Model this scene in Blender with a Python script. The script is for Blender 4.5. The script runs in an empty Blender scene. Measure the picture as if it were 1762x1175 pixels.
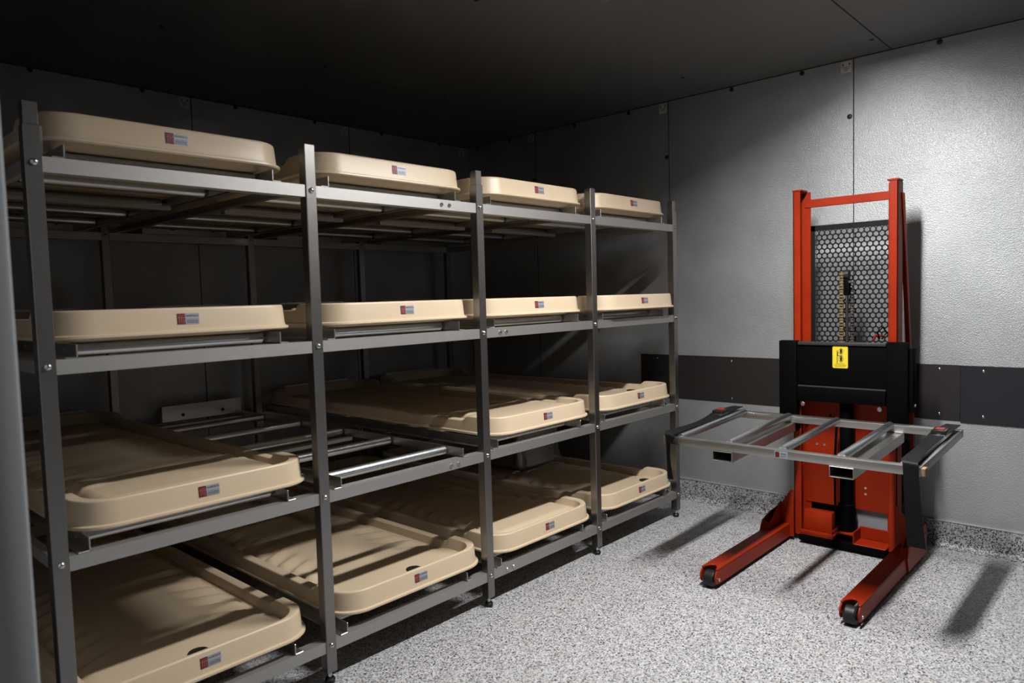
import bpy, bmesh, math, random
from mathutils import Vector, Matrix

scene = bpy.context.scene
COL = scene.collection
PI = math.pi
random.seed(4)

# ------------------------------------------------------------------ camera
CAM = Vector((-0.52915, -2.0383, 1.26984))
YAW, PITCH, ROLL, LENS = 0.8288048, -0.0607160, -0.0286523, 25.294
cy, sy = math.cos(YAW), math.sin(YAW)
cp, sp = math.cos(PITCH), math.sin(PITCH)
fwd = Vector((sy*cp, cy*cp, sp))
rgt = Vector((cy, -sy, 0))
upv = rgt.cross(fwd)
cr, sr = math.cos(ROLL), math.sin(ROLL)
rgt, upv = rgt*cr + upv*sr, rgt*-sr + upv*cr
cam_d = bpy.data.cameras.new('camera')
cam_d.sensor_width = 36
cam_d.lens = LENS
cam_d.clip_start = 0.02
cam_d.dof.use_dof = True
cam_d.dof.focus_distance = 3.7
cam_d.dof.aperture_fstop = 4.5
cam = bpy.data.objects.new('camera', cam_d)
COL.objects.link(cam)
cam.matrix_world = Matrix((
    (rgt.x, upv.x, -fwd.x, CAM.x),
    (rgt.y, upv.y, -fwd.y, CAM.y),
    (rgt.z, upv.z, -fwd.z, CAM.z),
    (0, 0, 0, 1)))
scene.camera = cam

# ------------------------------------------------------------------ light, exposure
ROOM_H = 2.434
world = bpy.data.worlds.new('world')
scene.world = world
world.use_nodes = True
world.node_tree.nodes['Background'].inputs[0].default_value = (0.5, 0.55, 0.6, 1)
world.node_tree.nodes['Background'].inputs[1].default_value = 0.0


def area(name, loc, size, size_y, power, color, spread=PI):
    d = bpy.data.lights.new(name, 'AREA')
    d.shape = 'RECTANGLE'
    d.size = size
    d.size_y = size_y
    d.energy = power
    d.spread = spread
    d.color = color
    o = bpy.data.objects.new(name, d)
    o.location = loc
    COL.objects.link(o)
    return o


LAMP = (1.77, -1.04)
area('cooler_light', (LAMP[0], LAMP[1], ROOM_H - 0.042), 0.92, 0.09, 107, (1.0, 0.985, 0.965))
LAMP2 = (-1.3, -1.9)
area('doorway_light', (LAMP2[0], LAMP2[1], ROOM_H - 0.042), 0.72, 0.09, 2.6, (1.0, 0.985, 0.965))

vs = scene.view_settings
vs.view_transform = 'Standard'
vs.look = 'None'
vs.exposure = 0.0
vs.gamma = 1.0
vs.use_curve_mapping = False


# ------------------------------------------------------------------ materials
ALBEDO = 0.72        # scales colours down so bounced light fills shadows less; lamp raised to match


def mat(name, color, rough=0.5, metal=0.0, coat=0.0, spec=0.5):
    color = [q*ALBEDO for q in color]
    spec = spec*0.7
    m = bpy.data.materials.new(name)
    m.use_nodes = True
    b = m.node_tree.nodes['Principled BSDF']
    b.inputs['Base Color'].default_value = (*color, 1)
    b.inputs['Roughness'].default_value = rough
    b.inputs['Metallic'].default_value = metal
    b.inputs['Coat Weight'].default_value = coat
    b.inputs['Specular IOR Level'].default_value = spec
    return m


def nodes_of(m):
    return m.node_tree.nodes, m.node_tree.links, m.node_tree.nodes['Principled BSDF']


def coords(m, scale=(1, 1, 1)):
    n, l, b = nodes_of(m)
    tc = n.new('ShaderNodeTexCoord')
    mp = n.new('ShaderNodeMapping')
    mp.inputs['Scale'].default_value = scale
    l.new(tc.outputs['Object'], mp.inputs['Vector'])
    return mp.outputs['Vector']


def add_bump(m, vec, scale, dist, strength=1.0, detail=2.0):
    n, l, b = nodes_of(m)
    t = n.new('ShaderNodeTexNoise')
    t.inputs['Scale'].default_value = scale
    t.inputs['Detail'].default_value = detail
    l.new(vec, t.inputs['Vector'])
    bp = n.new('ShaderNodeBump')
    bp.inputs['Strength'].default_value = strength
    bp.inputs['Distance'].default_value = dist
    l.new(t.outputs['Fac'], bp.inputs['Height'])
    l.new(bp.outputs['Normal'], b.inputs['Normal'])
    return t


def vary(m, vec, scale, c0, c1, detail=3.0, lo=0.35, hi=0.65):
    n, l, b = nodes_of(m)
    t = n.new('ShaderNodeTexNoise')
    t.inputs['Scale'].default_value = scale
    t.inputs['Detail'].default_value = detail
    l.new(vec, t.inputs['Vector'])
    r = n.new('ShaderNodeValToRGB')
    r.color_ramp.elements[0].position = lo
    r.color_ramp.elements[1].position = hi
    r.color_ramp.elements[0].color = (*[q*ALBEDO for q in c0], 1)
    r.color_ramp.elements[1].color = (*[q*ALBEDO for q in c1], 1)
    l.new(t.outputs['Fac'], r.inputs['Fac'])
    l.new(r.outputs['Color'], b.inputs['Base Color'])


# stucco-embossed galvanised wall sheet
M_WALL = mat('embossed_metal_wall', (0.528, 0.548, 0.567), 0.52, 0.72)
v = coords(M_WALL)
vary(M_WALL, v, 3.0, (0.49, 0.505, 0.52), (0.58, 0.595, 0.61))
add_bump(M_WALL, v, 300, 0.0030, 0.55, 0.5)
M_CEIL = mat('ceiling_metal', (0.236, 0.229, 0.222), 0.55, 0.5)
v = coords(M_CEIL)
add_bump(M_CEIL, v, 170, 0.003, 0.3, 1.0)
M_SEAM = mat('dark_seam', (0.02, 0.02, 0.022), 0.8)
M_SEAMLIGHT = mat('bright_seam_edge', (0.62, 0.63, 0.62), 0.4, 0.6)
M_PLUG = mat('black_plug', (0.02, 0.02, 0.02), 0.5)
M_PLATE = mat('pale_label', (0.775, 0.775, 0.750), 0.5)
M_PRINT = mat('faint_print', (0.16, 0.16, 0.16), 0.6)
M_JAMB = mat('grey_jamb_paint', (0.496, 0.519, 0.555), 0.55)
M_ROOM = mat('plain_wall', (0.361, 0.361, 0.375), 0.7)


def flake(name, cell, dark=0.0, gain=1.0):
    m = mat(name, (0.5, 0.5, 0.5), 0.45)
    n, l, b = nodes_of(m)
    vec = coords(m)
    vo = n.new('ShaderNodeTexVoronoi')
    vo.inputs['Scale'].default_value = cell
    l.new(vec, vo.inputs['Vector'])
    sep = n.new('ShaderNodeSeparateColor')
    l.new(vo.outputs['Color'], sep.inputs['Color'])
    r = n.new('ShaderNodeValToRGB')
    cr = r.color_ramp
    cr.interpolation = 'CONSTANT'
    stops = [(0.0, (0.030, 0.030, 0.032)), (0.055, (0.13, 0.13, 0.135)), (0.14, (0.33, 0.33, 0.34)),
             (0.32, (0.56, 0.56, 0.58)), (0.58, (0.70, 0.71, 0.73)), (0.80, (0.84, 0.84, 0.85)),
             (0.94, (0.50, 0.45, 0.39))]
    cr.elements[0].position = 0.0
    cr.elements[0].color = (*[q*ALBEDO for q in stops[0][1]], 1)
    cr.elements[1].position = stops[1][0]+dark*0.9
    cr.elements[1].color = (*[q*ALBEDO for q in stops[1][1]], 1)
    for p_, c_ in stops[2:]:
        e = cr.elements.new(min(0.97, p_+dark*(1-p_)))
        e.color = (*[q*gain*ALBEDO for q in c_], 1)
    l.new(sep.outputs[0], r.inputs['Fac'])
    l.new(r.outputs['Color'], b.inputs['Base Color'])
    bp = n.new('ShaderNodeBump')
    bp.inputs['Strength'].default_value = 0.25
    bp.inputs['Distance'].default_value = 0.001
    l.new(sep.outputs[1], bp.inputs['Height'])
    l.new(bp.outputs['Normal'], b.inputs['Normal'])
    return m


M_FLOOR = flake('flake_epoxy_floor', 215, 0.0, 0.80)
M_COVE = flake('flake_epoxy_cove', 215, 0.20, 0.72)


def steel(name, color, rough, streak=(1, 1, 1), metal=1.0):
    m = mat(name, color, rough, metal)
    n, l, b = nodes_of(m)
    vec = coords(m, streak)
    t = n.new('ShaderNodeTexNoise')
    t.inputs['Scale'].default_value = 12
    t.inputs['Detail'].default_value = 4
    l.new(vec, t.inputs['Vector'])
    mr = n.new('ShaderNodeMapRange')
    mr.inputs['To Min'].default_value = rough - 0.06
    mr.inputs['To Max'].default_value = rough + 0.08
    l.new(t.outputs['Fac'], mr.inputs['Value'])
    l.new(mr.outputs['Result'], b.inputs['Roughness'])
    return m


M_STEEL = steel('brushed_steel', (0.583, 0.569, 0.549), 0.38, (1, 1, 20))
M_RAIL = steel('brushed_rail_steel', (0.572, 0.558, 0.543), 0.52, (20, 1, 1), 0.9)
M_POST = steel('brushed_post_steel', (0.354, 0.342, 0.331), 0.36, (1, 1, 30))
M_BRACKET = steel('aluminium_angle', (0.688, 0.688, 0.688), 0.36)
M_BRACKET_PLATE = mat('grey_painted_plate', (0.32, 0.33, 0.36), 0.6)
M_ROLLER = steel('galvanised_roller', (0.750, 0.788, 0.825), 0.32, (8, 1, 1))
M_BOLT = mat('bright_bolt', (0.750, 0.750, 0.740), 0.25, 1.0)
M_RUBBER = mat('black_rubber', (0.012, 0.012, 0.012), 0.45)
M_TRAY = mat('cream_plastic', (0.72, 0.575, 0.40), 0.36, 0, 0.0, 0.5)
M_HOLE = mat('drain_black', (0.006, 0.006, 0.006), 0.7)
M_STK = mat('sticker_silver', (0.425, 0.460, 0.519), 0.4, 0.2)
M_STKRED = mat('sticker_red', (0.17, 0.008, 0.011), 0.45)
M_STKINK = mat('sticker_ink', (0.02, 0.02, 0.03), 0.5)
M_STKINK2 = mat('sticker_grey_ink', (0.12, 0.14, 0.17), 0.5)
M_STKPINK = mat('sticker_logo_line', (0.42, 0.15, 0.15), 0.5)
M_RED = mat('orange_red_paint', (0.36, 0.022, 0.003), 0.45, spec=0.22)
v = coords(M_RED)
vary(M_RED, v, 6, (0.285, 0.0185, 0.002), (0.345, 0.025, 0.003))
M_REDDARK = M_RED
M_BLACK = mat('black_paint', (0.002, 0.002, 0.0022), 0.65, spec=0.05)
M_BLACKEDGE = mat('dark_grey_edge', (0.035, 0.035, 0.035), 0.5)  # dark grey, lighter than the carriage's black
M_PERF = mat('black_perforated', (0.005, 0.005, 0.006), 0.6, spec=0.25)
M_CHAIN = mat('brassy_chain', (0.22, 0.15, 0.06), 0.4, 0.8)
M_CHAIN2 = mat('dark_chain', (0.05, 0.045, 0.04), 0.45, 0.7)
M_CHROME = mat('chrome', (0.750, 0.750, 0.760), 0.12, 1.0)
M_YEL = mat('yellow_sticker', (0.85, 0.66, 0.035), 0.45)
M_INK = mat('black_ink', (0.015, 0.013, 0.01), 0.5)
M_INKLITE = mat('brown_ink', (0.35, 0.26, 0.03), 0.5)
M_STRAP = mat('black_webbing', (0.006, 0.0062, 0.007), 0.6, spec=0.25)
v = coords(M_STRAP)
add_bump(M_STRAP, v, 320, 0.001, 0.4, 0.0)
M_BUCK = mat('black_buckle_plastic', (0.014, 0.014, 0.014), 0.3)
M_BTN = mat('red_button', (0.34, 0.022, 0.015), 0.4)
M_CARD = mat('brown_cardboard', (0.30, 0.20, 0.13), 0.75)
M_WOOD = mat('tan_wood', (0.36, 0.25, 0.165), 0.8)
M_BAND = mat('dark_bumper_sheet', (0.020, 0.0175, 0.0165), 0.5)
v = coords(M_BAND)
add_bump(M_BAND, v, 220, 0.001, 0.25, 1.0)
M_BAND2 = mat('blue_black_bumper_sheet', (0.016, 0.018, 0.022), 0.42)
M_WHITEP = mat('white_plastic', (0.7, 0.7, 0.7), 0.4)
M_LAMPBODY = mat('lamp_white', (0.8, 0.8, 0.8), 0.5)
M_GLOW = mat('lamp_glow', (1, 1, 1), 0.5)
gb = M_GLOW.node_tree.nodes['Principled BSDF']
gb.inputs['Emission Color'].default_value = (1, 0.95, 0.87, 1)
gb.inputs['Emission Strength'].default_value = 4

M_FILM = bpy.data.materials.new('clear_plastic_film')
M_FILM.use_nodes = True
n = M_FILM.node_tree.nodes
l = M_FILM.node_tree.links
n.remove(n['Principled BSDF'])
tr = n.new('ShaderNodeBsdfTransparent')
tr.inputs[0].default_value = (0.86, 0.87, 0.88, 1)
gl = n.new('ShaderNodeBsdfGlossy')
gl.inputs['Roughness'].default_value = 0.18
mx = n.new('ShaderNodeMixShader')
mx.inputs[0].default_value = 0.16
l.new(tr.outputs[0], mx.inputs[1])
l.new(gl.outputs[0], mx.inputs[2])
l.new(mx.outputs[0], n['Material Output'].inputs[0])


# ------------------------------------------------------------------ mesh helpers
class MB:
    """collects shapes into one bmesh"""

    def __init__(self):
        self.bm = bmesh.new()

    def hexa(self, pts):
        vs_ = [self.bm.verts.new(p) for p in pts]
        for f in ((0, 3, 2, 1), (4, 5, 6, 7), (0, 1, 5, 4), (1, 2, 6, 5), (2, 3, 7, 6), (3, 0, 4, 7)):
            self.bm.faces.new([vs_[i] for i in f])
        return self

    def box(self, a, b):
        x0, y0, z0 = a
        x1, y1, z1 = b
        return self.hexa([(x0, y0, z0), (x1, y0, z0), (x1, y1, z0), (x0, y1, z0),
                          (x0, y0, z1), (x1, y0, z1), (x1, y1, z1), (x0, y1, z1)])

    def cyl(self, a, b, r0, r1=None, seg=16, caps=True):
        r1 = r0 if r1 is None else r1
        a, b = Vector(a), Vector(b)
        d = (b - a).normalized()
        e = d.orthogonal().normalized()
        g = d.cross(e)
        ra, rb = [], []
        for i in range(seg):
            t = 2*PI*i/seg
            o = e*math.cos(t) + g*math.sin(t)
            ra.append(self.bm.verts.new(a + o*r0))
            rb.append(self.bm.verts.new(b + o*r1))
        for i in range(seg):
            j = (i+1) % seg
            self.bm.faces.new((ra[i], ra[j], rb[j], rb[i]))
        if caps:
            self.bm.faces.new(ra[::-1])
            self.bm.faces.new(rb)
        return self

    def lathe(self, a, axis, prof, seg=20):
        """prof: (distance along axis, radius)"""
        a = Vector(a)
        d = Vector(axis).normalized()
        e = d.orthogonal().normalized()
        g = d.cross(e)
        rings = []
        for h, r in prof:
            rings.append([self.bm.verts.new(a + d*h + (e*math.cos(2*PI*i/seg) + g*math.sin(2*PI*i/seg))*r) for i in range(seg)])
        for p_, q_ in zip(rings, rings[1:]):
            for i in range(seg):
                j = (i+1) % seg
                self.bm.faces.new((p_[i], p_[j], q_[j], q_[i]))
        self.bm.faces.new(rings[0][::-1])
        self.bm.faces.new(rings[-1])
        return self

    def prism(self, poly, vec):
        """poly: list of 3D points, extruded along vec"""
        vec = Vector(vec)
        p0 = [self.bm.verts.new(p) for p in poly]
        p1 = [self.bm.verts.new(Vector(p) + vec) for p in poly]
        k = len(poly)
        for i in range(k):
            j = (i+1) % k
            self.bm.faces.new((p0[i], p0[j], p1[j], p1[i]))
        self.bm.faces.new(p0[::-1])
        self.bm.faces.new(p1)
        return self

    def tube(self, pts, r, seg=10):
        pts = [Vector(p) for p in pts]
        rings = []
        for i, p in enumerate(pts):
            d = (pts[min(i+1, len(pts)-1)] - pts[max(i-1, 0)]).normalized()
            up_ = Vector((0, 0, 1)) if abs(d.z) < 0.95 else Vector((1, 0, 0))
            e = d.cross(up_).normalized()
            g = d.cross(e)
            rings.append([self.bm.verts.new(p + (e*math.cos(2*PI*k/seg) + g*math.sin(2*PI*k/seg))*r) for k in range(seg)])
        for p_, q_ in zip(rings, rings[1:]):
            for i in range(seg):
                j = (i+1) % seg
                self.bm.faces.new((p_[i], p_[j], q_[j], q_[i]))
        self.bm.faces.new(rings[0][::-1])
        self.bm.faces.new(rings[-1])
        return self

    def ribbon(self, pts, width_dirs, thick):
        """strap: centre points, half-width vector at each; gets its thickness along the local normal"""
        pts = [Vector(p) for p in pts]
        rows = []
        for i, p in enumerate(pts):
            d = (pts[min(i+1, len(pts)-1)] - pts[max(i-1, 0)]).normalized()
            w_ = Vector(width_dirs[i])
            nn = d.cross(w_).normalized()*thick*0.5
            rows.append([self.bm.verts.new(q) for q in (p-w_-nn, p+w_-nn, p+w_+nn, p-w_+nn)])
        for a, b in zip(rows, rows[1:]):
            for i in range(4):
                j = (i+1) % 4
                self.bm.faces.new((a[i], a[j], b[j], b[i]))
        self.bm.faces.new(rows[0][::-1])
        self.bm.faces.new(rows[-1])
        return self

    def rect_tube(self, a, b, w, h, t, up_=(0, 0, 1), open_ends=True):
        """hollow rectangular tube from a to b, w across, h along up"""
        a, b = Vector(a), Vector(b)
        d = (b-a).normalized()
        s = d.cross(Vector(up_)).normalized()
        u = s.cross(d).normalized()

        def ring(p, ww, hh):
            return [self.bm.verts.new(p + s*x*ww/2 + u*y*hh/2) for x, y in ((-1, -1), (1, -1), (1, 1), (-1, 1))]
        A, B = ring(a, w, h), ring(b, w, h)
        a2, b2 = ring(a, w-2*t, h-2*t), ring(b, w-2*t, h-2*t)
        for i in range(4):
            j = (i+1) % 4
            self.bm.faces.new((A[i], A[j], B[j], B[i]))
            self.bm.faces.new((a2[j], a2[i], b2[i], b2[j]))
            self.bm.faces.new((A[j], A[i], a2[i], a2[j]))
            self.bm.faces.new((B[i], B[j], b2[j], b2[i]))
        return self

    def build(self, name, material, parent=None, bevel=0.0, seg=2, smooth=True, normals=True):
        bm = self.bm
        if normals:
            bmesh.ops.recalc_face_normals(bm, faces=bm.faces[:])
        if bevel > 0:
            es = [e for e in bm.edges if len(e.link_faces) == 2 and e.calc_face_angle(0) > math.radians(40)]
            bmesh.ops.bevel(bm, geom=es, offset=bevel, segments=seg, affect='EDGES', clamp_overlap=True, profile=0.5)
        me = bpy.data.meshes.new(name)
        bm.to_mesh(me)
        bm.free()
        me.materials.append(material)
        if smooth:
            me.shade_smooth()
            me.set_sharp_from_angle(angle=math.radians(32))
        o = bpy.data.objects.new(name, me)
        COL.objects.link(o)
        if parent is not None:
            o.parent = parent
        return o


def tag(o, label=None, cat=None, group=None, kind=None):
    for k_, v_ in (('label', label), ('category', cat), ('group', group), ('kind', kind)):
        if v_:
            o[k_] = v_
    return o


def thing(name, label, cat, loc=(0, 0, 0), group=None):
    o = bpy.data.objects.new(name, None)
    o.empty_display_size = 0.1
    COL.objects.link(o)
    o.location = loc
    return tag(o, label, cat, group)


def struct(o):
    o['kind'] = 'structure'
    return o


def copy_tree(o, parent=None):
    c = o.copy()
    COL.objects.link(c)
    if parent is not None:
        c.parent = parent
        c.matrix_parent_inverse = o.matrix_parent_inverse.copy()
    for ch in list(o.children):
        copy_tree(ch, c)
    return c


def text_mesh(body, size, thick=0.0002, align='LEFT'):
    cu = bpy.data.curves.new('lettering', 'FONT')
    cu.body = body
    cu.size = size
    cu.extrude = thick
    cu.align_x = align
    cu.align_y = 'CENTER'
    tmp = bpy.data.objects.new('lettering', cu)
    COL.objects.link(tmp)
    dg = bpy.context.evaluated_depsgraph_get()
    me = bpy.data.meshes.new_from_object(tmp.evaluated_get(dg))
    bpy.data.objects.remove(tmp)
    bpy.data.curves.remove(cu)
    return me


# ------------------------------------------------------------------ the setting
XR, YB = 3.418, 2.004
XL, YF = -2.2, -4.0
JX, JY = -0.29, -1.00

struct(MB().box((XL-0.1, YF-0.1, -0.1), (XR+0.1, YB+0.1, 0)).build('floor', M_FLOOR, smooth=False))
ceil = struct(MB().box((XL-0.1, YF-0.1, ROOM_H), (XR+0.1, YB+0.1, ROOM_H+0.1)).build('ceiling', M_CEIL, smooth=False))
w_right = struct(MB().box((XR, YF-0.1, 0), (XR+0.1, YB+0.1, ROOM_H)).build('wall_right', M_WALL, smooth=False))
w_back = struct(MB().box((XL, YB, 0), (XR, YB+0.1, ROOM_H)).build('wall_back', M_WALL, smooth=False))
struct(MB().box((XL-0.1, YF-0.1, 0), (XL, YB+0.1, ROOM_H)).build('wall_far_left', M_ROOM, smooth=False))
struct(MB().box((XL, YF-0.1, 0), (XR, YF, ROOM_H)).build('wall_front', M_ROOM, smooth=False))
w_left = struct(MB().box((JX-0.16, JY+0.03, 0), (JX-0.004, YB, ROOM_H)).build('wall_left', M_WALL, smooth=False))
jamb = struct(MB().box((JX-0.062, JY, 0), (JX, JY+0.10, ROOM_H)).build('trim_1', M_JAMB, bevel=0.006))

# seams between the wall and ceiling sheets
for y, z0 in ((1.305, 0.12), (0.238, 0.12), (-0.827, 0.12), (-1.892, 0.12), (-2.957, 0.12)):
    s = MB().box((XR-0.0012, y-0.0022, z0), (XR+0.002, y+0.0022, ROOM_H)).build('seam', M_SEAM, w_right, smooth=False)
    MB().box((XR-0.002, y+0.0022, z0), (XR+0.002, y+0.0045, ROOM_H-0.05)).build('sheet_edge', M_SEAMLIGHT if y > -0.5 else M_WALL, w_right, smooth=False)
for x in (1.295, 2.339, 0.251):
    MB().box((x-0.0025, YB-0.0012, 0.0), (x+0.0025, YB+0.002, ROOM_H)).build('seam', M_SEAM, w_back, smooth=False)
MB().box((XR-0.006, YB-0.006, 0.0), (XR, YB, ROOM_H)).build('corner_bead', M_SEAMLIGHT, w_back, smooth=False)
MB().box((XL, -1.005, ROOM_H-0.0012), (XR, -1.000, ROOM_H+0.002)).build('seam', M_SEAM, ceil, smooth=False)
MB().box((XL, 1.07, ROOM_H-0.0012), (XR, 1.073, ROOM_H+0.002)).build('seam', M_CEIL, ceil, smooth=False)
# dark caulk line where walls meet the ceiling
MB().box((XR-0.004, YF, ROOM_H-0.004), (XR, YB, ROOM_H)).build('caulk_line', M_SEAM, w_right, smooth=False)
MB().box((XL, YB-0.004, ROOM_H-0.004), (XR-0.004, YB, ROOM_H)).build('caulk_line', M_SEAM, w_back, smooth=False)

# lock-hole plugs and small labels of the wall sheets
def plug_right(y, z):
    MB().lathe((XR, y, z), (-1, 0, 0), ((-0.002, 0.0125), (0.003, 0.0125), (0.005, 0.009)), 16).build('plug', M_PLUG, w_right)


def plug_back(x, z):
    MB().lathe((x, YB, z), (0, -1, 0), ((-0.002, 0.0125), (0.003, 0.0125), (0.005, 0.009)), 16).build('plug', M_PLUG, w_back)


for y in (-0.567, -0.171, 0.52, 0.95, -1.21, 1.55, 1.88):
    plug_right(y, ROOM_H-0.018)
plug_right(-0.808, 2.145)
plug_right(0.252, 2.10)
plug_right(1.322, 2.10)
for x in (0.529, 1.038, 1.555, 2.081, 2.607, 3.137):
    plug_back(x, ROOM_H-0.012)


def sheet_label_right(y):
    o = MB().box((XR-0.0015, y, ROOM_H-0.066), (XR+0.001, y+0.052, ROOM_H-0.01)).build('label', M_PLATE, w_right, smooth=False)
    m = MB()
    for yy in (y+0.006, y+0.038):
        m.box((XR-0.0022, yy, ROOM_H-0.030), (XR-0.0014, yy+0.008, ROOM_H-0.018))
    for k_ in range(3):
        m.box((XR-0.0022, y+0.010+0.004*k_, ROOM_H-0.040-0.008*k_), (XR-0.0014, y+0.042-0.003*k_, ROOM_H-0.037-0.008*k_))
    m.build('print', M_PRINT, o, smooth=False)


def sheet_label_back(x):
    o = MB().box((x-0.052, YB-0.0015, ROOM_H-0.066), (x, YB+0.001, ROOM_H-0.01)).build('label', M_PLATE, w_back, smooth=False)
    m = MB()
    for xx in (x-0.046, x-0.014):
        m.box((xx, YB-0.0022, ROOM_H-0.030), (xx+0.008, YB-0.0014, ROOM_H-0.018))
    for k_ in range(3):
        m.box((x-0.042+0.003*k_, YB-0.0022, ROOM_H-0.040-0.008*k_), (x-0.010-0.004*k_, YB-0.0014, ROOM_H-0.037-0.008*k_))
    m.build('print', M_PRINT, o, smooth=False)


for y in (1.315, 0.248, -0.817):
    sheet_label_right(y)
for x in (1.285, 2.329, 3.395):
    sheet_label_back(x)

# small fastener heads on the ceiling
for x, y in ((0.769, 1.07), (1.551, 1.066), (2.332, 1.054), (3.10, 1.06), (1.53, -0.014), (3.06, -0.06), (3.197, -0.975)):
    MB().lathe((x, y, ROOM_H), (0, 0, -1), ((-0.002, 0.010), (0.003, 0.010), (0.004, 0.006)), 12).build('plug', M_PLUG, ceil)

# flaked cove base along the right and back walls
def cove_profile(h=0.124, d=0.022):
    pr = [(0, 0), (0, h), (-d*0.45, h), (-d*0.55, 0.05)]
    for k_ in range(1, 7):
        t = k_/6*PI/2
        pr.append((-d*0.55-0.03*(1-math.cos(t)), 0.035-0.033*math.sin(t)))
    pr.append((-d*0.55-0.035, 0))
    return pr


m = MB()
m.prism([(XR+px, YF, pz) for px, pz in cove_profile()], (0, YB-YF, 0))
struct(m.build('baseboard_right', M_COVE))
m = MB()
m.prism([(XL, YB+px, pz) for px, pz in cove_profile()], (XR-0.03-XL, 0, 0))
struct(m.build('baseboard_back', M_COVE))
m = MB()
m.box((XR-0.012, YF, 0.124), (XR, YB, 0.1275))
struct(m.build('trim_4', M_SEAMLIGHT, smooth=False))

# dark bumper sheets screwed to the right wall
def band(name, y0, y1, z0, z1, depth, m_, screws):
    b = struct(MB().box((XR-depth, y0, z0), (XR, y1, z1)).build(name, m_, bevel=0.0012, seg=1))
    for (yy, zz) in screws:
        MB().lathe((XR-depth, yy, zz), (-1, 0, 0), ((-0.001, 0.006), (0.0015, 0.006), (0.003, 0.0035)), 12).build('screw', M_BOLT, b)


band('trim_2', -1.308, 0.461, 0.620, 0.889, 0.004, M_BAND,
     [(-0.154, 0.865), (-0.154, 0.646), (-1.220, 0.867), (-1.220, 0.650), (0.34, 0.866), (0.34, 0.646)])
band('trim_3', -3.1, -1.3085, 0.614, 0.888, 0.006, M_BAND2,
     [(-1.401, 0.864), (-1.401, 0.650), (-2.3, 0.864), (-2.3, 0.650)])


def ceiling_lamp(xy, label):
    t = thing('ceiling_lamp', label, 'lamp', (xy[0], xy[1], ROOM_H))
    MB().prism([(-0.50, y, z) for y, z in ((-0.075, 0), (-0.075, -0.015), (-0.052, -0.030), (0.052, -0.030), (0.075, -0.015), (0.075, 0))],
               (1.00, 0, 0)).build('housing', M_LAMPBODY, t, bevel=0.003, seg=1)
    MB().box((-0.48, -0.047, -0.036), (0.48, 0.047, -0.029)).build('diffuser', M_GLOW, t, bevel=0.002, seg=1)
    for sy_ in (-1, 1):  # unseen side plates, added to cut the light reaching the top trays
        MB().box((-0.49, min(sy_*0.052, sy_*0.054), -0.077), (0.49, max(sy_*0.052, sy_*0.054), -0.025)).build('added_side_baffle', M_LAMPBODY, t, smooth=False)


ceiling_lamp(LAMP, 'long white tube lamp on the cooler ceiling before the rack and red lift')
ceiling_lamp(LAMP2, 'long white tube lamp on the ceiling by the doorway, behind the viewer')

# ------------------------------------------------------------------ tray rack
W = 0.764                                    # bay width
LV = [0.132, 0.632, 1.132, 1.632]            # shelf levels
RY = 1.868                                   # rear post line
PS = 0.019                                   # half post section
rack = thing('tray_rack', 'four-tier stainless steel roller rack standing along the back wall, holding beige trays', 'rack')

Z_TOP = 1.778
for row in (0, 1):
    y0 = 0.0 if row == 0 else RY-PS
    for i in range(5):
        x = i*W
        p = bpy.data.objects.new('post_proto', None)
        m = MB()
        zt = Z_TOP
        if i % 2 == 0:
            m.rect_tube((x, y0+PS, 0.04), (x, y0+PS, 1.722), 2*PS, 2*PS, 0.003, (0, 1, 0))
            m.box((x-PS+0.003, y0+0.003, 1.66), (x+PS-0.003, y0+2*PS-0.003, zt))
            m.box((x+PS-0.002, y0+0.004, 1.655), (x+PS+0.004, y0+2*PS-0.004, 1.722))
        else:
            m.box((x-PS, y0, 0.04), (x+PS, y0+2*PS, zt))
        bpy.data.objects.remove(p)
        post = m.build('post', M_POST, rack, bevel=0.002, seg=1)
        ft = MB().cyl((x, y0+PS, 0.012), (x, y0+PS, 0.042), 0.007, seg=12)
        ft.build('foot_stem', M_BOLT, post)
        MB().lathe((x, y0+PS, 0.0), (0, 0, 1), ((0, 0.016), (0.012, 0.018), (0.018, 0.014)), 16).build('foot', M_RUBBER, post)
        for z in LV:
            yf = y0 if row == 0 else y0
            MB().lathe((x, yf, z), (0, -1, 0), ((-0.001, 0.0085), (0.003, 0.0085), (0.006, 0.006), (0.0075, 0.002)), 14).build('bolt', M_BOLT, post)

for k, z in enumerate(LV):
    for i in range(4):
        x0, x1 = i*W+PS, (i+1)*W-PS
        for yy in (0.004, RY-PS):
            m = MB().box((x0, yy, z-0.022), (x1, yy+0.038, z+0.016))
            rl = m.build('rail', M_RAIL, rack, smooth=False)
            if yy < 0.1:
                for (kk, ii, xs) in ((3, 1, (1.326, 1.366)), (2, 2, (1.628, 1.665)), (1, 1, (1.331, 1.370)), (0, 2, (1.629, 1.668))):
                    if kk == k and ii == i:
                        for xb in xs:
                            MB().lathe((xb, yy, z-0.003), (0, -1, 0), ((-0.001, 0.008), (0.002, 0.008), (0.005, 0.006)), 12).build('bolt', M_BOLT, rl)
    # end members running front to back
    for i in (0, 4):
        sx = i*W
        MB().box((sx-0.012, 2*PS, z-0.020), (sx+0.012, RY-PS, z+0.014)).build('end_rail', M_RAIL, rack, bevel=0.002, seg=1)

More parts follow.
